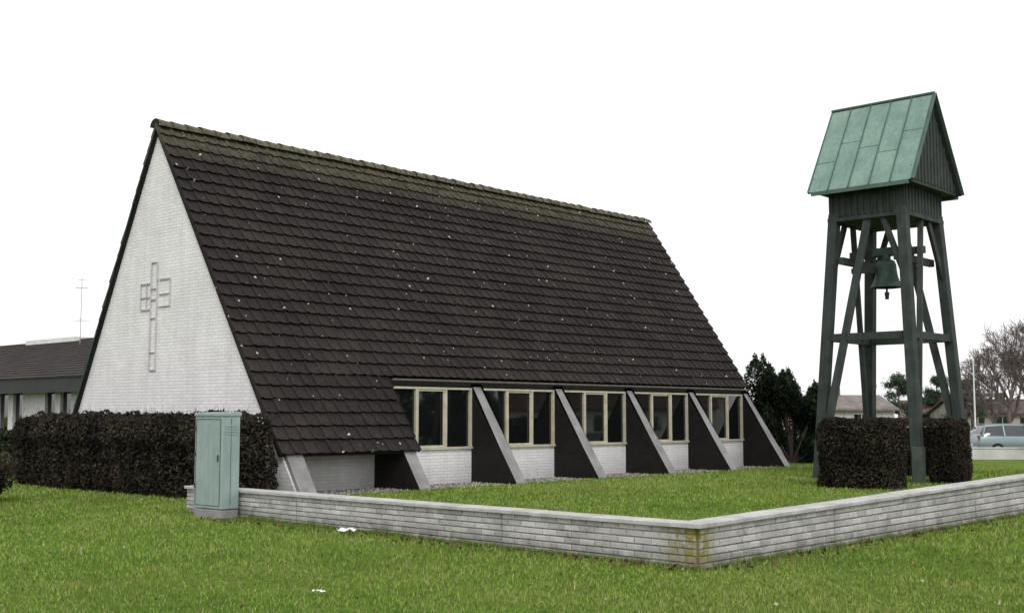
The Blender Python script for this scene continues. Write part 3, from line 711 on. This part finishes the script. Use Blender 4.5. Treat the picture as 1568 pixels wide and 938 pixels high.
# ---------------------------------------------------------------- cars
def car(name,tan_,d,rot,paint):
    x,y=at(tan_,d); e=empty(name,(x,y,-.324)); e.rotation_euler=(0,0,rot)
    mp=simple(name+'_paint',paint,.3,.05,1,.3,bs=0,spec=.6); mg=glassmat(name+'_glass',(.03,.035,.04),.05); mt=simple(name+'_tyre',(.015,.015,.015),.8,.2,4); ms=simple(name+'_hub',(.4,.4,.42),.35,.1,4,.7)
    ml=simple(name+'_tail_light',(.35,.02,.02),.3,.1,4)
    st=[(-2.25,.70,.38,.70,.72,.66),(-2.18,.80,.30,.88,.92,.74),(-2.08,.84,.27,.93,1.05,.72),(-1.80,.85,.24,.95,1.42,.62),(-1.0,.86,.22,.95,1.48,.63),(0,.86,.22,.94,1.48,.63),(.55,.86,.22,.93,1.42,.61),(1.30,.85,.22,.92,.97,.72),(1.95,.82,.24,.82,.85,.68),(2.22,.74,.30,.66,.68,.62),(2.28,.66,.38,.55,.56,.58)]
    V=[];F=[];Mi=[]
    for (a,w,zb,zl,zr,rw) in st:
        ring=[(-w*.9,zb),(-w,zb+.14),(-w*1.01,(zb+zl)/2+.08),(-w*.97,zl),(-rw,zr-.04 if zr-zl>.2 else zr-.005),(-rw*.8,zr),(0,zr+.015)]
        ring=ring+[(-p,q) for p,q in ring[-2::-1]]
        V+=[(a,p,q) for p,q in ring]
    m=13
    for i in range(len(st)-1):
        gl_=st[i][4]-st[i][3]>.09 and st[i+1][4]-st[i+1][3]>.04 
        for j in range(m-1):
            F.append((i*m+j,(i+1)*m+j,(i+1)*m+j+1,i*m+j+1))
            side=j in(3,8); top=j in(4,5,6,7)
            Mi.append(1 if gl_ and (side or (top and i in (2,6))) else 0)
        F.append((i*m,(i+1)*m,(i+1)*m+m-1,i*m+m-1)); Mi.append(0)
    F.append(tuple(range(m))); Mi.append(0); F.append(tuple(range((len(st)-1)*m,len(st)*m))); Mi.append(0)
    b=MB(); b.add(V,F,Mi,True); ob=b.obj('body',(mp,mg)); ob.parent=e
    b=MB()
    for s in (-1,1):
        for (xa,za,xb,zb2) in ((-1.0,.95,-1.0,1.45),(0.05,.95,0.0,1.45),(1.28,.93,.56,1.40),(-2.02,.95,-1.80,1.40)):
            b.beam((xa,s*.84,za),(xb,s*.635,zb2),.06,.05)
        b.box(.95,1.12,min(s*.86,s*1.0),max(s*.86,s*1.0),.93,1.05)
        b.box(-1.9,.5,min(s*.56,s*.6),max(s*.56,s*.6),1.5,1.53)
    b.obj('pillars_mirrors',(mp,)).parent=e
    b=MB(); h=MB()
    for s in (-1,1):
        for xx in (-1.35,1.38):
            b.cyl((xx,s*.62,.31),(xx,s*.875,.31),.32,.32,20); h.cyl((xx,s*.87,.31),(xx,s*.885,.31),.2,.19,14)
    b.obj('tyres',(mt,)).parent=e; h.obj('hubs',(ms,)).parent=e
    b=MB(); b.box(-2.2,-2.14,-.8,-.62,.68,.98); b.box(-2.2,-2.14,.62,.8,.68,.98); b.obj('tail_lights',(ml,)).parent=e
    b=MB(); b.box(2.2,2.27,-.68,-.42,.52,.64); b.box(2.2,2.27,.42,.68,.52,.64); b.box(-2.27,-2.25,-.26,.26,.5,.6); b.obj('head_lights',(M_whitep,)).parent=e
car('parked_car',.425,56.2,R0,(.24,.32,.32)); car('parked_car.001',.288,70,R0+.1,(.6,.6,.6))

# ---------------------------------------------------------------- light
W=bpy.data.worlds.new("World"); S.world=W; W.use_nodes=True; nt=W.node_tree
bg=nt.nodes['Background']; sky=N(nt,'ShaderNodeTexSky',sky_type='NISHITA'); sky.sun_disc=False
EL_=math.radians(42); 
sun_dir=Vector((-.66,-.75,0)).normalized()
sky.sun_elevation=EL_; sky.sun_rotation=math.atan2(sun_dir.x,sun_dir.y); sky.dust_density=3
hs=N(nt,'ShaderNodeHueSaturation'); hs.inputs['Saturation'].default_value=.12; nt.links.new(sky.outputs[0],hs.inputs['Color'])
mx=N(nt,'ShaderNodeMix',data_type='RGBA'); mx.inputs[0].default_value=.85; nt.links.new(hs.outputs[0],mx.inputs[6]); mx.inputs[7].default_value=(12.6,12.55,12.7,1)
nt.links.new(mx.outputs[2],bg.inputs[0]); bg.inputs[1].default_value=.1
l=bpy.data.lights.new('sun','SUN'); l.energy=1.4; l.angle=math.radians(22); l.color=(1,.985,.96)
so=bpy.data.objects.new('sun',l); COL.objects.link(so)
dv=Vector((sun_dir.x*math.cos(EL_),sun_dir.y*math.cos(EL_),math.sin(EL_))); so.rotation_euler=dv.to_track_quat('Z','Y').to_euler(); so.location=dv*30
# ---------------------------------------------------------------- camera
cam=bpy.data.cameras.new('camera'); co=bpy.data.objects.new('camera',cam); COL.objects.link(co)
cam.sensor_width=36; cam.lens=1815/1568*36; cam.clip_end=3000; cam.clip_start=.1
co.location=(0,0,1.6); co.rotation_euler=(math.radians(95.23),0,math.radians(42.6-90)); S.camera=co
S.view_settings.view_transform='Standard'; S.view_settings.look='None'; S.view_settings.exposure=0
